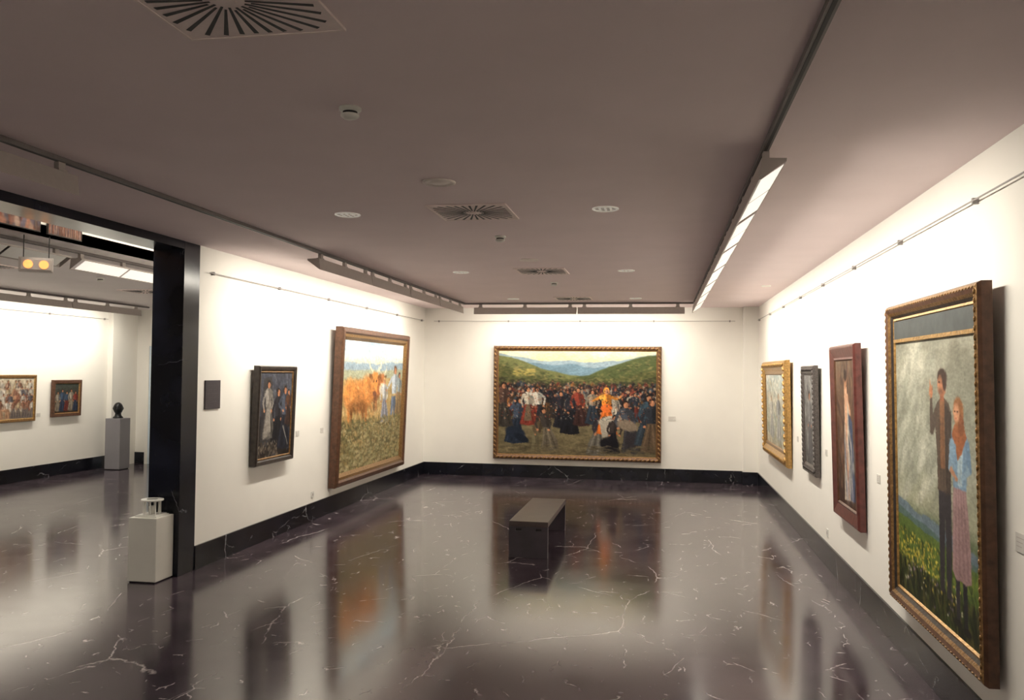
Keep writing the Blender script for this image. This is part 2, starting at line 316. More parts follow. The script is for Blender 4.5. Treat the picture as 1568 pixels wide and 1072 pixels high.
# ---- painting: village festival (back wall)
def crowd_art():
    c=Cv(420,290,[(0,(226,216,176)),(.06,(238,222,168)),(.12,(240,214,150)),(.2,(214,200,160)),(1,(120,110,80))])
    n=c.noise(5,4,4,3); c.blend(np.clip((n-.5)*5,0,1)*np.clip(1-c.Y/(c.h*.16),0,1),(246,240,214),.7)
    c.hill([(0,.02),(.12,.05),(.28,.09),(.45,.075),(.55,.11),(.68,.10),(.8,.08),(1,.02)],(140,158,168),3,.015)
    c.hill([(0,.06),(.2,.10),(.34,.13),(.5,.12),(.62,.16),(.75,.14),(1,.10)],(104,128,142),4,.012)
    c.hill([(0,.05),(.08,.055),(.2,.12),(.32,.18),(.45,.22),(.6,.235),(1,.2)],(104,106,66),5,.012)
    c.hill([(0,.3),(.45,.26),(.58,.225),(.7,.15),(.82,.085),(.92,.045),(1,.03)],(76,84,50),6,.014)
    c.hill([(0,.13),(.1,.17),(.25,.24),(.42,.27),(.6,.28),(.8,.24),(1,.16)],(80,82,48),7,.02)
    c.hill([(0,.24),(.3,.27),(.6,.30),(.85,.28),(1,.24)],(56,56,38),8,.03)
    for _ in range(800):
        x=random.random(); base=np.interp(x,[0,.2,.45,.58,.82,1],[.08,.16,.26,.26,.12,.06]); y=random.uniform(base,.33)
        c.ell(x*c.w,y*c.h,random.uniform(2,7),random.uniform(1,2.6),random.choice([(54,60,34),(98,100,58),(118,112,70),(44,50,32),(136,122,80),(66,76,44)]),random.uniform(-.5,.5),.5,.6)
    c.strokes(60,.1,.24,.17,.24,[(186,166,90),(160,140,80)],6,1.5,0,.3,.6)
    c.ridge(.37,.05,19,(58,50,40),1,6)
    c.blend(np.clip((c.Y/c.h-.60)*8,0,1),(112,102,76),1)
    c.strokes(350,0,1,.62,1,[(124,112,84),(94,86,64),(138,124,92),(82,76,58)],16,3,0,.3,.5)
    pal=[(34,34,42),(26,26,32),(48,40,36),(150,140,126),(120,52,40),(74,58,46),(58,70,82),(176,166,150),(96,44,38),(46,52,64),(32,30,32),(140,94,54),(40,38,42),(30,30,36),(36,34,40),(44,40,40)]
    for row in range(9):
        yy=.385+.036*row; hh=.09+.021*row
        for k in range(40-row*2):
            x=(k+random.random()*1.6)/(40-row*2)
            if row>5 and .26<x<.36: continue
            if row>6 and .5<x<.58: continue
            c.person(x*c.w,(yy+random.uniform(-.02,.02))*c.h,hh*c.h*random.uniform(.85,1.12),random.choice(pal),random.choice(pal),random.choice([(176,122,90),(150,98,72)]),random.choice([(30,24,22),(150,140,122),(40,30,28),(120,52,40),(30,26,26)]),random.uniform(-.2,.2),random.random()<.3)
        c.blur(1 if row%2 else 0)
        c.strokes(60,0,1,yy-.08,yy,[(30,28,32),(40,36,38),(58,48,42)],6,3,0,1.4,.45)
    c.blur(1)
    P=lambda x,y,h,*a,**k: c.person(x*c.w,y*c.h,h*c.h,*a,**k)
    P(.10,.90,.46,(38,46,60),(70,80,98),lean=.12,arm=((-.2,-.72,-.1,-.9),(.2,-.7,.3,-.62)))
    c.ell(.11*c.w,.79*c.h,28,17,(34,42,56),.35); c.ell(.15*c.w,.84*c.h,22,10,(26,32,44),.5)
    P(.19,.72,.38,(120,52,42),(196,186,168),apron=(110,92,74))
    P(.27,.72,.38,(44,44,50),(205,198,185),trous=True,arm=((-.18,-.8,-.1,-.95),(.2,-.7,.16,-.5)),lean=-.08)
    P(.24,.98,.36,(120,112,86),(98,84,64),lean=.12,trous=True)
    P(.33,.96,.42,(100,92,78),(66,60,56),lean=-.14)
    P(.40,.74,.36,(30,30,36),(40,40,48)); P(.455,.80,.44,(26,26,32),(44,44,52),lean=.1)
    c.ell(.47*c.w,.66*c.h,22,17,(26,27,33),.3)
    P(.53,.72,.38,(56,36,34),(136,60,46),lean=-.08); P(.60,.70,.34,(42,50,60),(150,136,116))
    P(.62,1.0,.44,(104,100,92),(50,46,52),lean=.12); P(.69,.80,.46,(206,104,42),(228,142,52),hair=(230,160,66),arm=((-.2,-.75,-.3,-.7),(.2,-.75,.3,-.82)))
    c.ell(.69*c.w,.54*c.h,15,12,(224,112,50)); c.ell(.665*c.w,.44*c.h,9,8,(240,180,76))
    c.ell(.70*c.w,.66*c.h,26,13,(190,182,166),-.2); c.poly([(.645*c.w,.66*c.h),(.765*c.w,.66*c.h),(.75*c.w,.80*c.h),(.665*c.w,.82*c.h)],(170,162,148))
    P(.72,.98,.38,(30,28,34),(58,50,48),lean=.08); c.ell(.71*c.w,.88*c.h,25,18,(26,25,31),.1)
    P(.85,.98,.52,(56,54,58),(70,74,84),lean=-.12); c.ell(.82*c.w,.70*c.h,28,15,(130,116,100),.3); c.ell(.86*c.w,.84*c.h,22,20,(52,48,52),.2)
    P(.93,.90,.50,(50,60,70),(58,78,92),lean=.06); P(.97,.96,.52,(92,76,60),(46,50,58)); P(.03,.74,.44,(56,52,48),(84,62,54))
    c.strokes(700,0,1,.34,.66,[(195,185,165),(140,60,44),(30,28,32),(160,112,78),(76,94,104),(26,26,30),(50,42,38)],3,1.4,.8,1.5,.55)
    c.strokes(250,0,1,.90,1,[(118,106,80),(84,76,58),(102,92,70)],10,2,0,.3,.5)
    c.dab(5000,2.6,5,.5,1.0,0,1,.3,1)
    return c.finish(2)
PX0,PX1,PZ0,PZ1=-3.335,0.006,.365,2.635
make_painting(crowd_art(),PX1-PX0,PZ1-PZ0,((PX0+PX1)/2,YB-.006,PZ0),0,math.radians(.8),
   [(0,0,0),(0,.05,0),(.015,.075,0),(.045,.085,0),(.085,.06,1),(.10,.035,1),(.105,.03,1)],[F_bronze,F_gold2],beads=(.04,.08,.034,.085,1,.6))

# ---- painting: ploughing oxen (left wall, large)
def oxen_art():
    c=Cv(300,280,[(0,(160,184,208)),(.10,(190,202,208)),(.2,(220,204,166)),(.4,(196,164,112)),(.6,(150,128,84)),(1,(106,88,54))])
    n=c.noise(4,4,4,5); c.blend(np.clip((n-.48)*6,0,1)*np.clip(1-c.Y/(c.h*.22),0,1),(236,234,224),.8)
    c.ridge(.17,.07,21,(136,158,176),.9,3); c.ridge(.22,.04,22,(166,166,136),.9,4); c.ridge(.29,.03,24,(190,160,108),.9,5)
    c.strokes(600,0,1,.31,.62,[(198,166,110),(164,132,78),(146,126,76),(206,182,136),(126,114,70),(180,138,86)],8,2.6,1.2,.5,.5)
    def ox(x,y,s,col,flip=1):
        d=[q*.66 for q in col]; l=[min(255,q*1.16) for q in col]
        X=lambda u:x+flip*u*s
        for u in (-.34,-.24,.2,.32): c.line(X(u),y-.2*s,X(u+.02),y+.42*s,.13*s,d if u in(-.24,.2) else col,.06*s)
        c.ell(x,y-.18*s,.48*s,.28*s,col,0,1,.4); c.ell(X(-.34),y-.24*s,.2*s,.25*s,l,.2,.9,.6); c.ell(X(.32),y-.24*s,.24*s,.30*s,l,0,.9,.6); c.ell(X(.05),y+.03*s,.36*s,.12*s,d,0,.8,.7)
        c.poly([(X(.30),y-.50*s),(X(.58),y-.60*s),(X(.68),y-.2*s),(X(.45),y+.05*s)],col)
        c.poly([(X(.54),y-.62*s),(X(.76),y-.62*s),(X(.78),y-.42*s),(X(.72),y-.16*s),(X(.60),y-.16*s),(X(.54),y-.40*s)],l)
        c.ell(X(.66),y-.19*s,.075*s,.06*s,(120,76,56)); c.ell(X(.60),y-.44*s,.022*s,.03*s,(40,24,18)); c.ell(X(.72),y-.44*s,.022*s,.03*s,(40,24,18))
        c.ell(X(.48),y-.53*s,.09*s,.04*s,d,.35*flip); c.ell(X(.83),y-.53*s,.09*s,.04*s,d,-.35*flip)
        c.line(X(.56),y-.62*s,X(.42),y-.72*s,.05*s,(226,212,180),.035*s); c.line(X(.42),y-.72*s,X(.40),y-.84*s,.035*s,(226,212,180),.015*s)
        c.line(X(.74),y-.62*s,X(.88),y-.72*s,.05*s,(226,212,180),.035*s); c.line(X(.88),y-.72*s,X(.90),y-.84*s,.035*s,(226,212,180),.015*s)
    ox(.44*c.w,.44*c.h,84,(166,104,60)); c.blur(2); ox(.24*c.w,.50*c.h,118,(194,126,66))
    c.strokes(160,.06,.5,.28,.62,[(206,142,80),(160,98,54),(222,170,110),(180,136,84)],8,2.4,.9,.6,.4)
    c.ell(.64*c.w,.38*c.h,20,14,(226,204,168))
    c.person(.68*c.w,.68*c.h,.40*c.h,(140,140,150),(214,214,212),hair=(212,180,120),lean=-.05)
    c.person(.84*c.w,.72*c.h,.54*c.h,(112,126,150),(196,206,216),hair=(90,60,40),trous=True,lean=.03,arm=((-.2,-.7,-.3,-.6),(.18,-.62,.1,-.5)))
    c.person(.94*c.w,.62*c.h,.38*c.h,(140,116,84),(160,172,176))
    c.blur(2)
    c.strokes(900,0,1,.62,1,[(150,134,90),(130,112,70),(104,96,60),(88,80,50),(112,112,76)],9,3,.5,1.0,.7)
    for k in range(260):
        v=random.uniform(.64,1.0); r=3+7*(v-.6)/.4; x=random.random()*c.w; y=v*c.h
        c.ell(x,y,r,r*.62,random.choice([(170,158,116),(150,140,96),(178,160,120),(136,132,92)]),random.uniform(-.4,.4),.7,.7); c.ell(x-r*.2,y-r*.2,r*.5,r*.28,(196,184,146),random.uniform(-.4,.4),.55,.8); c.ell(x+r*.2,y+r*.45,r*.7,r*.2,(86,74,46),0,.6,.7)
    c.dab(5000,3.2,6,.6,1.0)
    return c.finish(3,.2)
make_painting(oxen_art(),3.34,2.38,(XL+.012,13.46,.375),math.pi/2,math.radians(2.0),
   [(0,0,0),(0,.10,0),(.02,.125,0),(.07,.13,0),(.10,.105,1),(.14,.10,1),(.17,.075,1),(.19,.06,1)],[F_brown,F_gold2])

# ---- painting: dark figures (left wall, small)
def dark_art():
    c=Cv(120,150,[(0,(64,64,74)),(.4,(52,52,60)),(.7,(42,37,35)),(1,(38,31,28))])
    n=c.noise(5,5,4,8); c.blend(n>.55,(80,86,98),.5)
    c.strokes(160,0,1,0,.5,[(76,78,88),(50,48,54),(98,98,102)],7,3,1.2,.5,.5)
    c.poly([(12,10),(40,6),(52,60),(44,118),(8,122)],(54,52,54))
    c.person(34,118,106,(92,88,84),(150,144,136),lean=-.03,apron=(150,144,134)); c.poly([(30,48),(44,50),(34,112),(16,118)],(136,130,122))
    c.person(68,138,112,(26,25,30),(44,42,48)); c.person(94,140,118,(34,36,46),(76,82,96),arm=((-.2,-.7,-.05,-.6),(.2,-.68,.16,-.45)))
    c.person(108,96,66,(54,40,36),(98,66,50))
    c.line(90,96,112,132,4,(140,136,130),2); c.strokes(120,0,.6,.8,1,[(150,140,124),(94,80,68),(60,52,44)],4,2,.4,1.5,.6); c.dab(900,2.6,8,.6,1.1)
    return c.finish(4,.3)
make_painting(dark_art(),1.04,1.20,(XL+.012,9.88,.95),math.pi/2,math.radians(1.8),
   [(0,0,0),(0,.07,0),(.012,.085,0),(.045,.08,0),(.06,.06,1),(.075,.065,1),(.085,.05,1)],[F_dark,F_gold2])

# ---- right wall paintings
def couple_art():
    c=Cv(260,400,[(0,(124,121,106)),(.2,(138,138,123)),(.45,(150,152,136)),(.62,(160,160,136)),(.68,(100,112,84)),(1,(44,56,26))])
    n=c.noise(2,4,5,31); c.blend(np.clip((n-.47)*4,0,1)*(c.Y<c.h*.66),(190,188,172),.8)
    n2=c.noise(3,7,4,77); c.blend(np.clip((n2-.55)*5,0,1)*(c.Y<c.h*.6),(118,120,108),.6)
    c.strokes(60,0,.55,.03,.62,[(204,202,188),(180,180,164),(130,132,120)],34,9,-.95,.3,.28)
    c.blur(5)
    c.ridge(.665,.05,33,(104,120,130),1,3,.05); c.ridge(.70,.03,34,(84,106,100),1,4,.06); c.ridge(.725,.03,35,(88,108,50),1,3,.05)
    c.strokes(900,0,1,.75,1,[(78,100,38),(100,120,46),(54,74,28),(42,56,24),(120,132,56)],8,2,1.3,.5,.7)
    c.strokes(240,0,.55,.75,.92,[(196,174,60),(206,186,80),(176,152,50)],3,2,.5,1,.9)
    c.strokes(700,0,1,.88,1,[(26,34,16),(50,62,26),(80,76,38),(18,22,14)],12,2.5,1.4,.4,.8)
    c.strokes(60,.1,.8,.84,.97,[(190,184,160),(130,108,140),(206,180,80)],3,2,.5,1,.9)
    x=.62*c.w; s=c.h
    c.poly([(x-15,.50*s),(x+22,.50*s),(x+22,.70*s),(x+18,.90*s),(x+6,.90*s),(x+4,.62*s),(x-2,.89*s),(x-14,.89*s)],(54,50,54))
    c.poly([(x-25,.262*s),(x-14,.23*s),(x-5,.215*s),(x+8,.215*s),(x+20,.235*s),(x+27,.27*s),(x+22,.40*s),(x+21,.54*s),(x-17,.54*s),(x-18,.40*s)],(88,74,64)); c.poly([(x-7,.22*s),(x+7,.22*s),(x+5,.46*s),(x-8,.46*s)],(128,90,64))
    c.poly([(x+8,.23*s),(x+27,.27*s),(x+21,.54*s),(x+8,.54*s)],(62,52,47),.8)
    for k in range(7): c.line(x-14+k*5,.28*s,x-12+k*4.5,.52*s,1.2,(52,44,42) if k%2 else (108,92,80),1,.5)
    c.line(x-20,.275*s,x-33,.335*s,15,(86,74,66),12); c.ell(x-33,.335*s,6,6,(84,72,64)); c.line(x-33,.335*s,x-34,.215*s,12,(86,74,66),8); c.ell(x-34,.195*s,6,9,(172,116,84)); c.line(x-35,.19*s,x-37,.152*s,4,(172,116,84),3); c.line(x-31,.195*s,x-29,.175*s,3,(160,104,76),2)
    c.line(x,.225*s,x,.19*s,12,(140,88,64),10)
    c.ell(x,.162*s,13,18,(150,98,72)); c.ell(x+1,.140*s,14,11,(58,44,38)); c.ell(x+8,.158*s,6,12,(66,48,42)); c.ell(x-5,.168*s,7,12,(176,120,88),0,.8,.6); c.ell(x-8,.160*s,2,1.3,(50,34,28)); c.line(x-11,.165*s,x-12,.176*s,2,(186,128,96),2); c.ell(x-5,.19*s,6,5,(104,72,56),0,.7,.7)
    x=.79*c.w
    c.line(x-8,.76*s,x-7,.95*s,12,(50,46,52),9); c.line(x+10,.76*s,x+13,.96*s,12,(38,36,42),9); c.ell(x-10,.955*s,11,5,(30,26,26)); c.ell(x+15,.965*s,11,5,(28,24,24))
    c.poly([(x-15,.50*s),(x+17,.50*s),(x+22,.58*s),(x+27,.70*s),(x+28,.80*s),(x+14,.815*s),(x,.81*s),(x-12,.815*s),(x-22,.79*s),(x-20,.66*s),(x-18,.56*s)],(152,122,122))
    for k in range(9): c.line(x-12+k*3.2,.51*s,x-19+k*5.6,.795*s,1.6,(132,102,106) if k%2 else (168,140,138),3,.45)
    c.poly([(x-20,.335*s),(x-12,.312*s),(x-4,.30*s),(x+10,.302*s),(x+20,.32*s),(x+26,.35*s),(x+21,.43*s),(x+19,.51*s),(x-16,.51*s),(x-17,.42*s)],(120,146,168)); c.poly([(x-3,.32*s),(x+12,.32*s),(x+8,.5*s),(x-4,.5*s)],(160,178,186))
    for k in range(6): c.line(x-14+k*6,.35*s,x-12+k*5,.49*s,1.4,(100,124,146) if k%2 else (144,166,182),1,.4)
    c.line(x+22,.35*s,x+28,.44*s,12,(110,136,160),10); c.ell(x+28,.44*s,5,5,(110,136,160)); c.line(x+28,.44*s,x+6,.475*s,10,(138,162,180),7); c.line(x-18,.35*s,x-24,.45*s,12,(126,152,172),10); c.ell(x-24,.45*s,5,5,(126,152,172)); c.line(x-24,.45*s,x-4,.485*s,9,(178,130,102),6)
    c.poly([(x-18,.335*s),(x-10,.30*s),(x+2,.285*s),(x+14,.30*s),(x+22,.335*s),(x+8,.39*s),(x-3,.42*s),(x-8,.37*s)],(150,92,60))
    c.ell(x+1,.255*s,14,19,(146,98,64)); c.ell(x+8,.30*s,8,14,(128,80,54)); c.ell(x-4,.262*s,8,12.5,(196,142,108),0,1,.5); c.ell(x-8,.256*s,1.8,1.2,(60,40,34)); c.ell(x-1,.256*s,1.8,1.2,(60,40,34)); c.line(x-6,.258*s,x-7,.27*s,2,(210,154,120),2); c.line(x-8,.279*s,x-3,.279*s,1.4,(150,72,60),1)
    c.blur(1)
    c.dab(4500,3.0,9,.42,-1.1,0,1,0,1)
    return c.finish(6,.2)
make_painting(couple_art(),1.92,2.20,(XR-.03,5.93,.43),-math.pi/2,math.radians(.8),
   [(0,0,0),(0,.055,0),(.012,.075,1),(.035,.085,0),(.06,.075,1),(.08,.06,2),(.10,.045,3),(.115,.05,3),(.125,.035,3)],[F_brown,F_gold2,F_dark,F_gold],topband=.15,beads=(.03,.083,.012,.05,1,0))
def nude_art():
    c=Cv(110,170,[(0,(110,92,74)),(.4,(96,70,54)),(1,(60,40,32))])
    c.strokes(200,0,1,0,1,[(120,98,78),(80,56,44),(60,44,40),(110,76,58)],10,4,1.2,.6,.5)
    c.poly([(50,40),(70,38),(84,90),(90,160),(36,164),(44,96)],(186,174,158)); c.line(58,30,56,90,16,(200,154,124),12); c.line(56,88,62,160,13,(196,150,122),8); c.ell(58,22,8,10,(176,128,96)); c.ell(58,17,8,7,(50,34,28))
    c.line(66,40,82,62,7,(194,146,116),5); c.poly([(70,60),(92,70),(98,160),(74,160)],(64,74,98)); c.strokes(40,.4,.9,.5,.95,[(206,196,180),(160,150,150),(86,92,114)],12,3,1.4,.3,.6); c.dab(1000,2.6,3,.5,1.2)
    return c.finish(7,.25)
make_painting(nude_art(),1.12,1.70,(XR-.012,8.61,.70),-math.pi/2,math.radians(1.6),
   [(0,0,0),(0,.05,0),(.015,.07,0),(.03,.07,0),(.12,.045,0),(.14,.05,1),(.155,.035,1)],[F_red,F_brown])
def sketch_art():
    c=Cv(70,120,[(0,(120,118,116)),(.5,(100,98,96)),(1,(84,82,80))])
    c.strokes(160,0,1,0,1,[(150,148,146),(80,78,78),(60,60,62),(170,168,160)],8,3,1.3,.5,.5); c.person(36,112,92,(90,88,90),(130,128,128))
    return c.finish(9,.3)
make_painting(sketch_art(),.88,1.30,(XR-.012,10.72,.92),-math.pi/2,math.radians(1.2),
   [(0,0,0),(0,.045,0),(.012,.06,0),(.09,.05,0),(.12,.035,0)],[F_grey,F_dark],beads=(.05,.058,.022,.06,0,.5))
def pale_art():
    c=Cv(140,130,[(0,(166,176,176)),(.4,(184,178,160)),(.6,(152,158,142)),(1,(160,150,124))])
    c.strokes(300,0,1,0,1,[(200,196,180),(152,162,158),(176,166,142),(142,148,138),(210,202,186)],9,4,.6,1,.5)
    for k,(x,t_) in enumerate(((40,(190,186,176)),(90,(142,142,142)))): c.person(x,118,80+6*(k%2),(152,152,148),t_,skin=(180,152,124),hair=(116,98,80))
    c.blur(3); return c.finish(10,.2)
make_painting(pale_art(),2.70,1.53,(XR-.012,13.78,.79),-math.pi/2,math.radians(1.2),
   [(0,0,0),(0,.05,0),(.02,.08,0),(.10,.085,0),(.16,.05,1),(.20,.05,1),(.22,.035,1)],[F_gold,F_gold2],beads=(.07,.085,.035,.10,0,.7))
# ---- side gallery paintings
def parade_art():
    c=Cv(150,84,[(0,(186,174,152)),(.4,(170,156,134)),(1,(140,124,104))])
    for r in range(4):
        for k in range(13): c.person((k+random.random())/13*150,(.5+.16*r)*84,38,random.choice([(190,180,166),(104,94,90),(160,124,98),(120,78,64)]),random.choice([(200,192,180),(140,100,82),(94,90,96),(176,156,126)]),lean=random.uniform(-.15,.15))
    c.strokes(100,0,1,0,.4,[(196,188,172),(146,136,122)],5,2,1,1,.5); c.blur(2); return c.finish(11,.25)
make_painting(parade_art(),1.62,.86,(XW+.012,13.30,1.10),math.pi/2,math.radians(1),[(0,0,0),(0,.04,0),(.01,.05,0),(.05,.045,1),(.06,.03,1)],[F_gold2,F_gold])
def folk_art():
    c=Cv(70,64,[(0,(60,66,60)),(1,(50,38,30))])
    for k in range(5): c.person(8+k*13,60,44+5*(k%2),random.choice([(96,44,40),(44,52,70),(120,110,96)]),random.choice([(64,82,106),(136,56,48),(160,150,134)]))
    c.blur(1); return c.finish(12,.3)
make_painting(folk_art(),.82,.72,(XW+.012,14.96,1.14),math.pi/2,math.radians(1),[(0,0,0),(0,.04,0),(.01,.055,0),(.06,.05,1),(.08,.03,1)],[F_brown,F_gold2])
def frieze_art():
    c=Cv(300,44,[(0,(104,74,62)),(1,(80,56,50))])
    c.strokes(700,0,1,0,1,[(140,96,78),(60,44,44),(160,134,118),(86,80,92),(112,60,46)],2,9,0,.3,.8); return c.finish(13,.3)
fr=frieze_art()
make_painting(fr,4.3,.42,(XV+.004,5.16,H+.012),math.pi/2,0,[(0,0,0),(0,.02,0),(.008,.025,0),(.012,.02,0)],[F_dark])
make_painting(fr,.50,.42,(XV+.004,7.66,H+.012),math.pi/2,0,[(0,0,0),(0,.02,0),(.008,.025,0),(.012,.02,0)],[F_dark])

# ------------------------------------------------------------------ lighting tracks with wall-washer lamps
WARM=(1.0,.93,.80)
def washer(axis,pos,a,b,s,power,nbr=3,lit=True,top=3.315):
    """axis 'y': runs along Y at X=pos; 'x': runs along X at Y=pos. s=+1/-1 direction of the wall"""
    L=b-a
    if axis=='y': e=empty('wallwasher_lamp',(pos,(a+b)/2,0),(0,0,0 if s>0 else math.pi))
    else: e=empty('wallwasher_lamp',((a+b)/2,pos,0),(0,0,math.pi/2 if s>0 else -math.pi/2))
    A=(-.03,top);B=(-.045,top-.125);C=(.105,top-.006); h2=L/2
    v=[]
    for yy in (-h2,h2): v+=[(A[0],yy,A[1]),(B[0],yy,B[1]),(C[0],yy,C[1]),(C[0]-.002,yy,C[1]-.018),(B[0]+.012,yy,B[1]+.004)]
    mesh_obj('housing',v,[[0,5,6,1],[0,2,7,5],[1,6,9,4],[2,3,8,7],[0,1,4],[0,4,3,2],[5,7,8,9],[5,9,6]],[M_alu],e,solid=.003)
    p0=(B[0]+.014,B[1]+.012); p1=(C[0]-.006,C[1]-.018)
    nseg=max(1,round(L/.75)); v=[];f=[]
    for k in range(nseg):
        ya=-h2+.05+(L-.1)*k/nseg+.018; yb=-h2+.05+(L-.1)*(k+1)/nseg-.018; n=len(v)
        v+=[(p0[0],ya,p0[1]),(p0[0],yb,p0[1]),(p1[0],yb,p1[1]),(p1[0],ya,p1[1])]; f.append([n,n+1,n+2,n+3])
    mesh_obj('diffuser',v,f,[M_diff if lit else M_refl],e)
    m=MB()
    for i in range(nbr):
        yy=-h2+.12+(L-.24)*i/max(1,nbr-1); m.box(-.012,.022,yy-.03,yy+.03,top+.004,H-.033); m.box(-.022,.032,yy-.04,yy+.04,top+.004,top+.014)
    m.obj('hangers',[M_alu],e)
    if lit:
        ld=bpy.data.lights.new('tube_light','AREA'); ld.shape='RECTANGLE'; ld.size=.11; ld.size_y=L-.08; ld.energy=power*L; ld.color=WARM; ld.spread=math.radians(150)
        lo=bpy.data.objects.new('tube_light',ld); link(lo,e)
        mid=Vector(((p0[0]+p1[0])/2,0,(p0[1]+p1[1])/2)); n=Vector((.60,0,-.80)).normalized(); mid=mid+n*.02
        z=-n; y=Vector((0,1,0)); x=y.cross(z); lo.matrix_local=Matrix.Translation(mid)@Matrix((x,y,z)).transposed().to_4x4()
    return e
def run(axis,pos,a,b,n,s,power,**k):
    L=(b-a)/n
    for i in range(n): washer(axis,pos,a+i*L+.012,a+(i+1)*L-.012,s,power,**k)
PW=18.5
TL_,TR_,TB=-3.682,.576,15.62
run('y',TR_,4.86,15.4,7,1,PW)
run('y',TL_,8.62,15.4,4,-1,PW)
washer('y',TL_,2.3,4.78,-1,PW*.7)
run('x',TB,-3.5,.42,2,1,PW)
run('y',-10.7,5.5,16.0,5,-1,PW*.8)
run('y',-6.42,8.35,15.4,4,1,PW*.75)
washer('y',-6.42,5.6,8.2,1,PW,lit=False)
run('x',-1.85,-5,.6,2,-1,PW*.8)  # added washers behind the camera, lift the near ceiling and floor reflections
def track(name,x0,x1,y0,y1):
    m=MB(); m.box(x0,x1,y0,y1,H-.03,H-.0005,0)
    if x1-x0<y1-y0: m.box((x0+x1)/2-.008,(x0+x1)/2+.008,y0,y1,H-.032,H-.03,1)
    else: m.box(x0,x1,(y0+y1)/2-.008,(y0+y1)/2+.008,H-.032,H-.03,1)
    return m.obj(name,[M_rail,M_dark])
track('lighting_track',TR_-.02,TR_+.02,-1.8,TB+.02)
track('lighting_track',TL_-.02,TL_+.02,-1.8,TB+.02)
track('lighting_track',TL_+.02,TR_-.02,TB-.02,TB+.02)
track('lighting_track',-10.72,-10.68,3,16.3)
track('lighting_track',-6.44,-6.40,3,16.3)
# unseen fill light added in the upper void to brighten its fascia
ld=bpy.data.lights.new('void_fill','AREA'); ld.shape='RECTANGLE'; ld.size=.25; ld.size_y=9; ld.energy=80; ld.color=WARM
lo=bpy.data.objects.new('void_fill_light',ld); COL.objects.link(lo); lo.location=(-5.45,8,4.46)

# ------------------------------------------------------------------ picture rails
def rail(name,axis,wall,s,a,b,z=3.135,step=1.5):
    m=MB(); off=wall+s*.035
    n=max(1,int((b-a)/step))
    if axis=='y':
        m.box(off-.003,off+.003,a,b,z-.004,z+.004)
        for i in range(n+1):
            y=a+.1+(b-a-.2)*i/n; m.box(min(wall,off),max(wall,off),y-.011,y+.011,z-.018,z+.018)
    else:
        m.box(a,b,off-.003,off+.003,z-.004,z+.004)
        for i in range(n+1):
            x=a+.1+(b-a-.2)*i/n; m.box(x-.011,x+.011,min(wall,off),max(wall,off),z-.018,z+.018)
    m.obj(name,[M_railw])
rail('picture_rail','y',XR,-1,YN+.3,YB-.3)
rail('picture_rail','y',XL,1,8.35,YB-.2)
rail('picture_rail','x',YB,-1,XL+.2,1.4)
rail('picture_rail','y',XW,1,3,16.2)

# ------------------------------------------------------------------ ceiling fittings
def grille(x,y,s=.62):
    e=empty('air_diffuser_grille',(x,y,H)); h=s/2
    m=MB(); m.box(-h,h,-h,h,-.008,-.0005,0)
    for (a,b_,c,d_) in ((-h-.012,h+.012,-h-.012,-h),(-h-.012,h+.012,h,h+.012),(-h-.012,-h,-h,h),(h,h+.012,-h,h)): m.box(a,b_,c,d_,-.011,-.0005,0)
    m.lathe([(0,-.013),(.035,-.013),(.04,-.008)],20,(0,0,0),0)
    m.obj('plate',[M_grille],e)
    v=[];f=[];k=0; N=32
    for i in range(N):
        a=2*math.pi*(i+.5)/N; r0=.065 if i%2 else .085; r1=min(.29/max(abs(math.cos(a)),abs(math.sin(a))),.36)
        ca,sa=math.cos(a),math.sin(a); w0,w1=.0045,.0095
        for (r,w) in ((r0,w0),(r1,w1)):
            for sg in (-1,1):
                for z in (-.0095,-.0082): v.append((r*ca-sg*w*sa,r*sa+sg*w*ca,z))
        f+=[[k,k+2,k+6,k+4],[k+1,k+5,k+7,k+3],[k,k+4,k+5,k+1],[k+2,k+3,k+7,k+6],[k,k+1,k+3,k+2],[k+4,k+6,k+7,k+5]]; k+=8
    mesh_obj('slots',v,f,[M_dark],e)
for y in (2.72,6.717,10.73,14.75): grille(-1.515,y)
def smoke(x,y):
    e=empty('smoke_detector',(x,y,H)); m=MB()
    m.lathe([(.055,-.0005),(.055,-.012),(.05,-.018),(.034,-.02),(.034,-.032),(.045,-.034),(.045,-.044),(.03,-.055),(0,-.058)],24,(0,0,0),0); m.obj('body',[M_white],e,True)
    m=MB(); m.lathe([(.036,-.0205),(.0365,-.031)],24,(0,0,0),0); m.obj('vents',[M_dark],e)
for y in (3.97,7.95,12.1): smoke(-1.53,y)
def disc(x,y):
    e=empty('ceiling_speaker',(x,y,H)); m=MB()
    m.lathe([(.115,-.0005),(.115,-.008),(.10,-.013),(.085,-.006),(.06,-.006),(.05,-.012),(0,-.012)],36); m.obj('disc',[M_dl2],e,True)
for y in (5.62,9.66): disc(-1.515,y)
def downlight(x,y,r=.106):
    e=empty('recessed_downlight',(x,y,H)); m=MB()
    m.lathe([(r,-.0005),(r,-.008),(r-.008,-.012),(r-.018,-.008),(r-.020,-.0008)],36); m.obj('ring',[M_dl],e,True)
    m=MB(); m.lathe([(0,-.0015),(r-.02,-.0015)],36); m.obj('backing',[M_dark],e)
    m=MB(); q=r-.020
    for i in range(-1,2):
        c=i*q*.5; hl=math.sqrt(max(0,q*q-c*c)); m.box(c-.009,c+.009,-hl,hl,-.005,-.002); m.box(-hl,hl,c-.006,c+.006,-.0048,-.0022)
    m.obj('louver',[M_dl],e)
for y in (2.7,6.70,10.77,14.75):
    for x in (-.444,-2.59): downlight(x,y)
downlight(1.50,12.8,.07)
for (x,y) in ((-8.6,9.5),(-8.6,13.0)): grille(x,y)
smoke(-8.0,11.0)

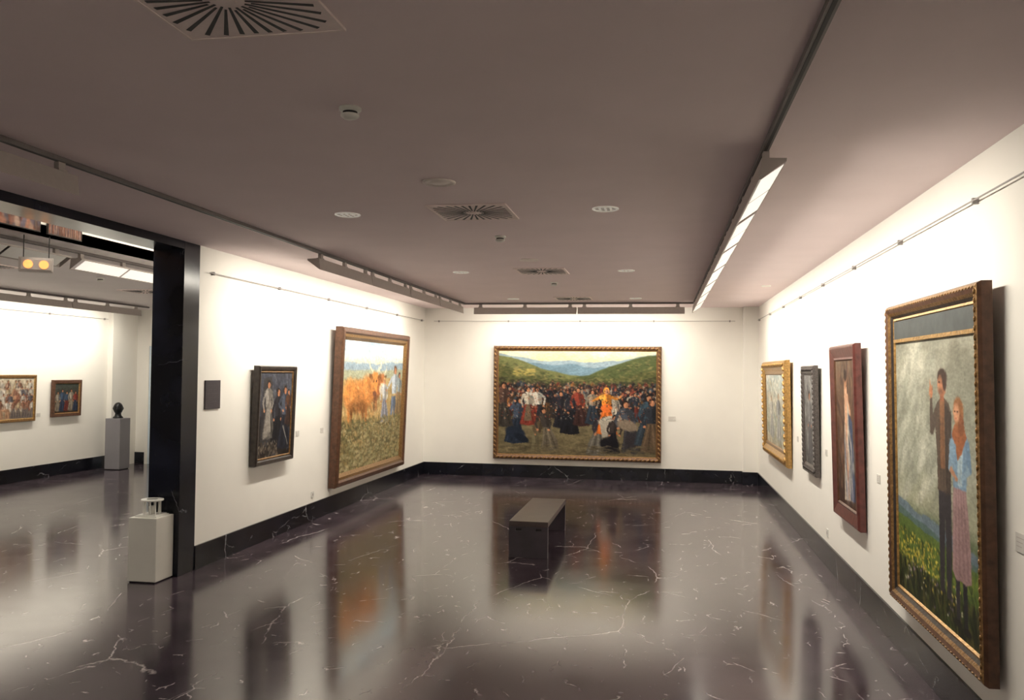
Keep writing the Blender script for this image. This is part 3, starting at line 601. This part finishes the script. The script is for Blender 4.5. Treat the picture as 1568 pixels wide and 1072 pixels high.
# ------------------------------------------------------------------ bench
e=empty('museum_bench',(-1.475,10.45,0))
bx,by,bh=.225,.91,.41
m=MB(); m.box(-bx,bx,-by,by,bh-.06,bh,0); m.obj('seat',[M_bench],e,bevel=.004)
for i,sg in enumerate((-1,1)):
    y0,y1=(-by+.004,-by+.06) if sg<0 else (by-.06,by-.004)
    m=MB(); zt=bh-.06
    m.box(-bx+.003,bx-.003,y0,y1,0,zt-.05,0); m.box(-bx+.003,-.15,y0,y1,zt-.05,zt,0); m.box(-.08,.08,y0,y1,zt-.05,zt,0); m.box(.15,bx-.003,y0,y1,zt-.05,zt,0); m.box(-.15,-.08,y0,y1,zt-.02,zt,0); m.box(.08,.15,y0,y1,zt-.02,zt,0)
    m.box(-.155,-.075,y0+.02,y1-.02,zt-.052,zt-.018,1); m.box(.075,.155,y0+.02,y1-.02,zt-.052,zt-.018,1)
    m.obj('leg_panel_%d'%(i+1),[M_bench_s,M_dark],e)
m=MB(); m.box(-.03,.03,-by+.06,by-.06,bh-.12,bh-.06,0); m.obj('stretcher',[M_bench_s],e)

# ------------------------------------------------------------------ plinth + model
e=empty('display_plinth',(-5.00,7.742,0))
m=MB(); m.box(-.15,.15,-.15,.15,.012,.632,0); m.box(-.138,.138,-.138,.138,0,.014,1); m.obj('body',[M_plinth,M_dark],e,bevel=.004)
e=empty('architectural_model',(-5.00,7.75,.632))
m=MB(); m.box(-.115,.115,-.11,.11,0,.012,0); m.box(-.10,.10,-.095,.095,.012,.02,0)
for i in range(10):
    a=2*math.pi*i/10; m.lathe([(.006,.02),(.0055,.15)],8,(.08*math.cos(a),.075*math.sin(a),0),0)
m.obj('colonnade',[M_white],e)
m=MB(); m.lathe([(.055,.15),(.105,.15),(.108,.158),(.105,.166),(.055,.166),(.055,.15)],36,(0,0,0)); m.obj('ring_roof',[M_white],e)
m=MB(); m.lathe([(.03,.02),(.03,.09),(.022,.10),(0,.102)],20,(0,0,0)); m.obj('core',[M_white],e,True)

# ------------------------------------------------------------------ side gallery bust
e=empty('display_plinth',(-11.15,16.0,0))
m=MB(); m.box(-.17,.17,-.17,.17,.015,1.06,0); m.box(-.155,.155,-.155,.155,0,.02,1); m.obj('body',[M_plinthg,M_dark],e,bevel=.004)
e=empty('bronze_bust',(-11.15,16.0,1.06),(0,0,math.radians(25)))
bm=bmesh.new(); bmesh.ops.create_uvsphere(bm,u_segments=28,v_segments=20,radius=1)
for v in bm.verts:
    x,y,z=v.co; w=.095*(1-.12*max(0,-z)); X=x*w; Y=y*.11; Z=z*.13
    if y<0:
        Y-= .022*math.exp(-((x/.16)**2+((z+.1)/.2)**2))
        Y+= .012*math.exp(-(((abs(x)-.38)/.16)**2+((z-.12)/.14)**2))
        Y-= .007*math.exp(-((x/.3)**2+((z+.5)/.08)**2))
        Y-= .010*math.exp(-((x/.25)**2+((z+.8)/.15)**2))
    X+= math.copysign(.016,x)*math.exp(-(((abs(x)-.97)/.12)**2+((z-.02)/.22)**2+((y-.05)/.25)**2))
    v.co=(X,Y,Z+.20)
me=bpy.data.meshes.new('head'); bm.to_mesh(me); bm.free(); me.materials.append(M_bronze)
for p in me.polygons: p.use_smooth=True
link(bpy.data.objects.new('head',me),e)
m=MB(); m.lathe([(.10,0),(.10,.02),(.085,.035),(.065,.06),(.06,.10),(.06,.14),(.04,.18)],28); m.obj('neck',[M_bronze],e,True)

# ------------------------------------------------------------------ small wall things
def label(x,y,z,rz,w=.10,h=.07,name='picture_label'):
    e=empty(name,(x,y,z),(0,0,rz)); m=MB(); m.box(-w/2,w/2,-.006,-.0005,-h/2,h/2,0); m.obj('card',[M_label],e,bevel=.001)
    m=MB()
    for k in range(3): m.box(-w*.38,w*(.3-.1*k),-.0066,-.006,h*(.25-.22*k)-.002,h*(.25-.22*k)+.002,0)
    m.obj('print',[M_alu],e)
label(XR,4.76,1.25,-math.pi/2,.13,.10); label(XR,7.66,1.23,-math.pi/2); label(XR,9.98,1.24,-math.pi/2); label(XR,12.0,1.24,-math.pi/2)
label(XL,10.72,1.25,math.pi/2); label(XL,11.55,1.24,math.pi/2); label(.21,YB,1.23,0,.14,.09); label(XW,14.25,1.2,math.pi/2)
e=empty('information_sign',(XL,8.50,1.825),(0,0,math.pi/2)); m=MB(); m.box(-.155,.155,-.016,-.0005,-.155,.155,0); m.obj('plate',[M_sign],e,bevel=.002)
m=MB()
for k in range(5): m.box(-.12,.05+.012*((k*7)%5),-.0166,-.016,.10-.045*k,.103-.045*k,0)
m.obj('lettering',[M_signt],e)
for (x,y,rz) in ((XL,11.25,math.pi/2),(XR,9.9,-math.pi/2)):
    e=empty('power_outlet',(x,y,.36),(0,0,rz)); m=MB(); m.box(-.042,.042,-.010,-.0005,-.042,.042,0); m.lathe([(.022,-.0105),(.022,-.010)],20,(0,0,0),1,'y'); m.obj('plate',[M_white,M_alu],e,bevel=.003)

# ------------------------------------------------------------------ hanging projector lamp in side gallery
e=empty('pendant_projector_lamp',(-6.09,7.40,3.11),(0,0,math.radians(38)))
m=MB(); m.box(-.15,.15,-.05,.05,-.07,.07,0); m.box(-.135,.135,-.062,-.05,-.056,.056,0); m.obj('body',[M_alu],e,bevel=.01)
m=MB(); m.lathe([(.042,-.07),(.042,-.0625)],24,(-.068,0,0),0,'y'); m.lathe([(.042,-.07),(.042,-.0625)],24,(.068,0,0),0,'y'); m.obj('lenses',[M_glow],e)
m=MB(); m.lathe([(.005,.065),(.005,.2955)],8,(-.11,0,0)); m.lathe([(.005,.065),(.005,.2955)],8,(.11,0,0)); m.obj('cables',[M_dark],e)

# ------------------------------------------------------------------ world
w=bpy.data.worlds.new('World'); sc.world=w; w.use_nodes=True; w.node_tree.nodes['Background'].inputs[0].default_value=(.05,.05,.06,1); w.node_tree.nodes['Background'].inputs[1].default_value=.3

# ------------------------------------------------------------------ camera
yaw,pitch,roll=.1747,.02645,.0106
cy,sy=math.cos(yaw),math.sin(yaw); cp,sp=math.cos(pitch),math.sin(pitch)
F=Vector((-sy*cp,cy*cp,sp)); R=Vector((cy,sy,0)); U=R.cross(F)
R2=math.cos(roll)*R+math.sin(roll)*U; U2=-math.sin(roll)*R+math.cos(roll)*U
cd=bpy.data.cameras.new('camera'); cam=bpy.data.objects.new('camera',cd); COL.objects.link(cam)
cam.matrix_world=Matrix.Translation((0,0,2.1))@Matrix((R2,U2,-F)).transposed().to_4x4()
cd.sensor_width=36; cd.lens=36*1297/1568; cd.clip_start=.05
sc.camera=cam
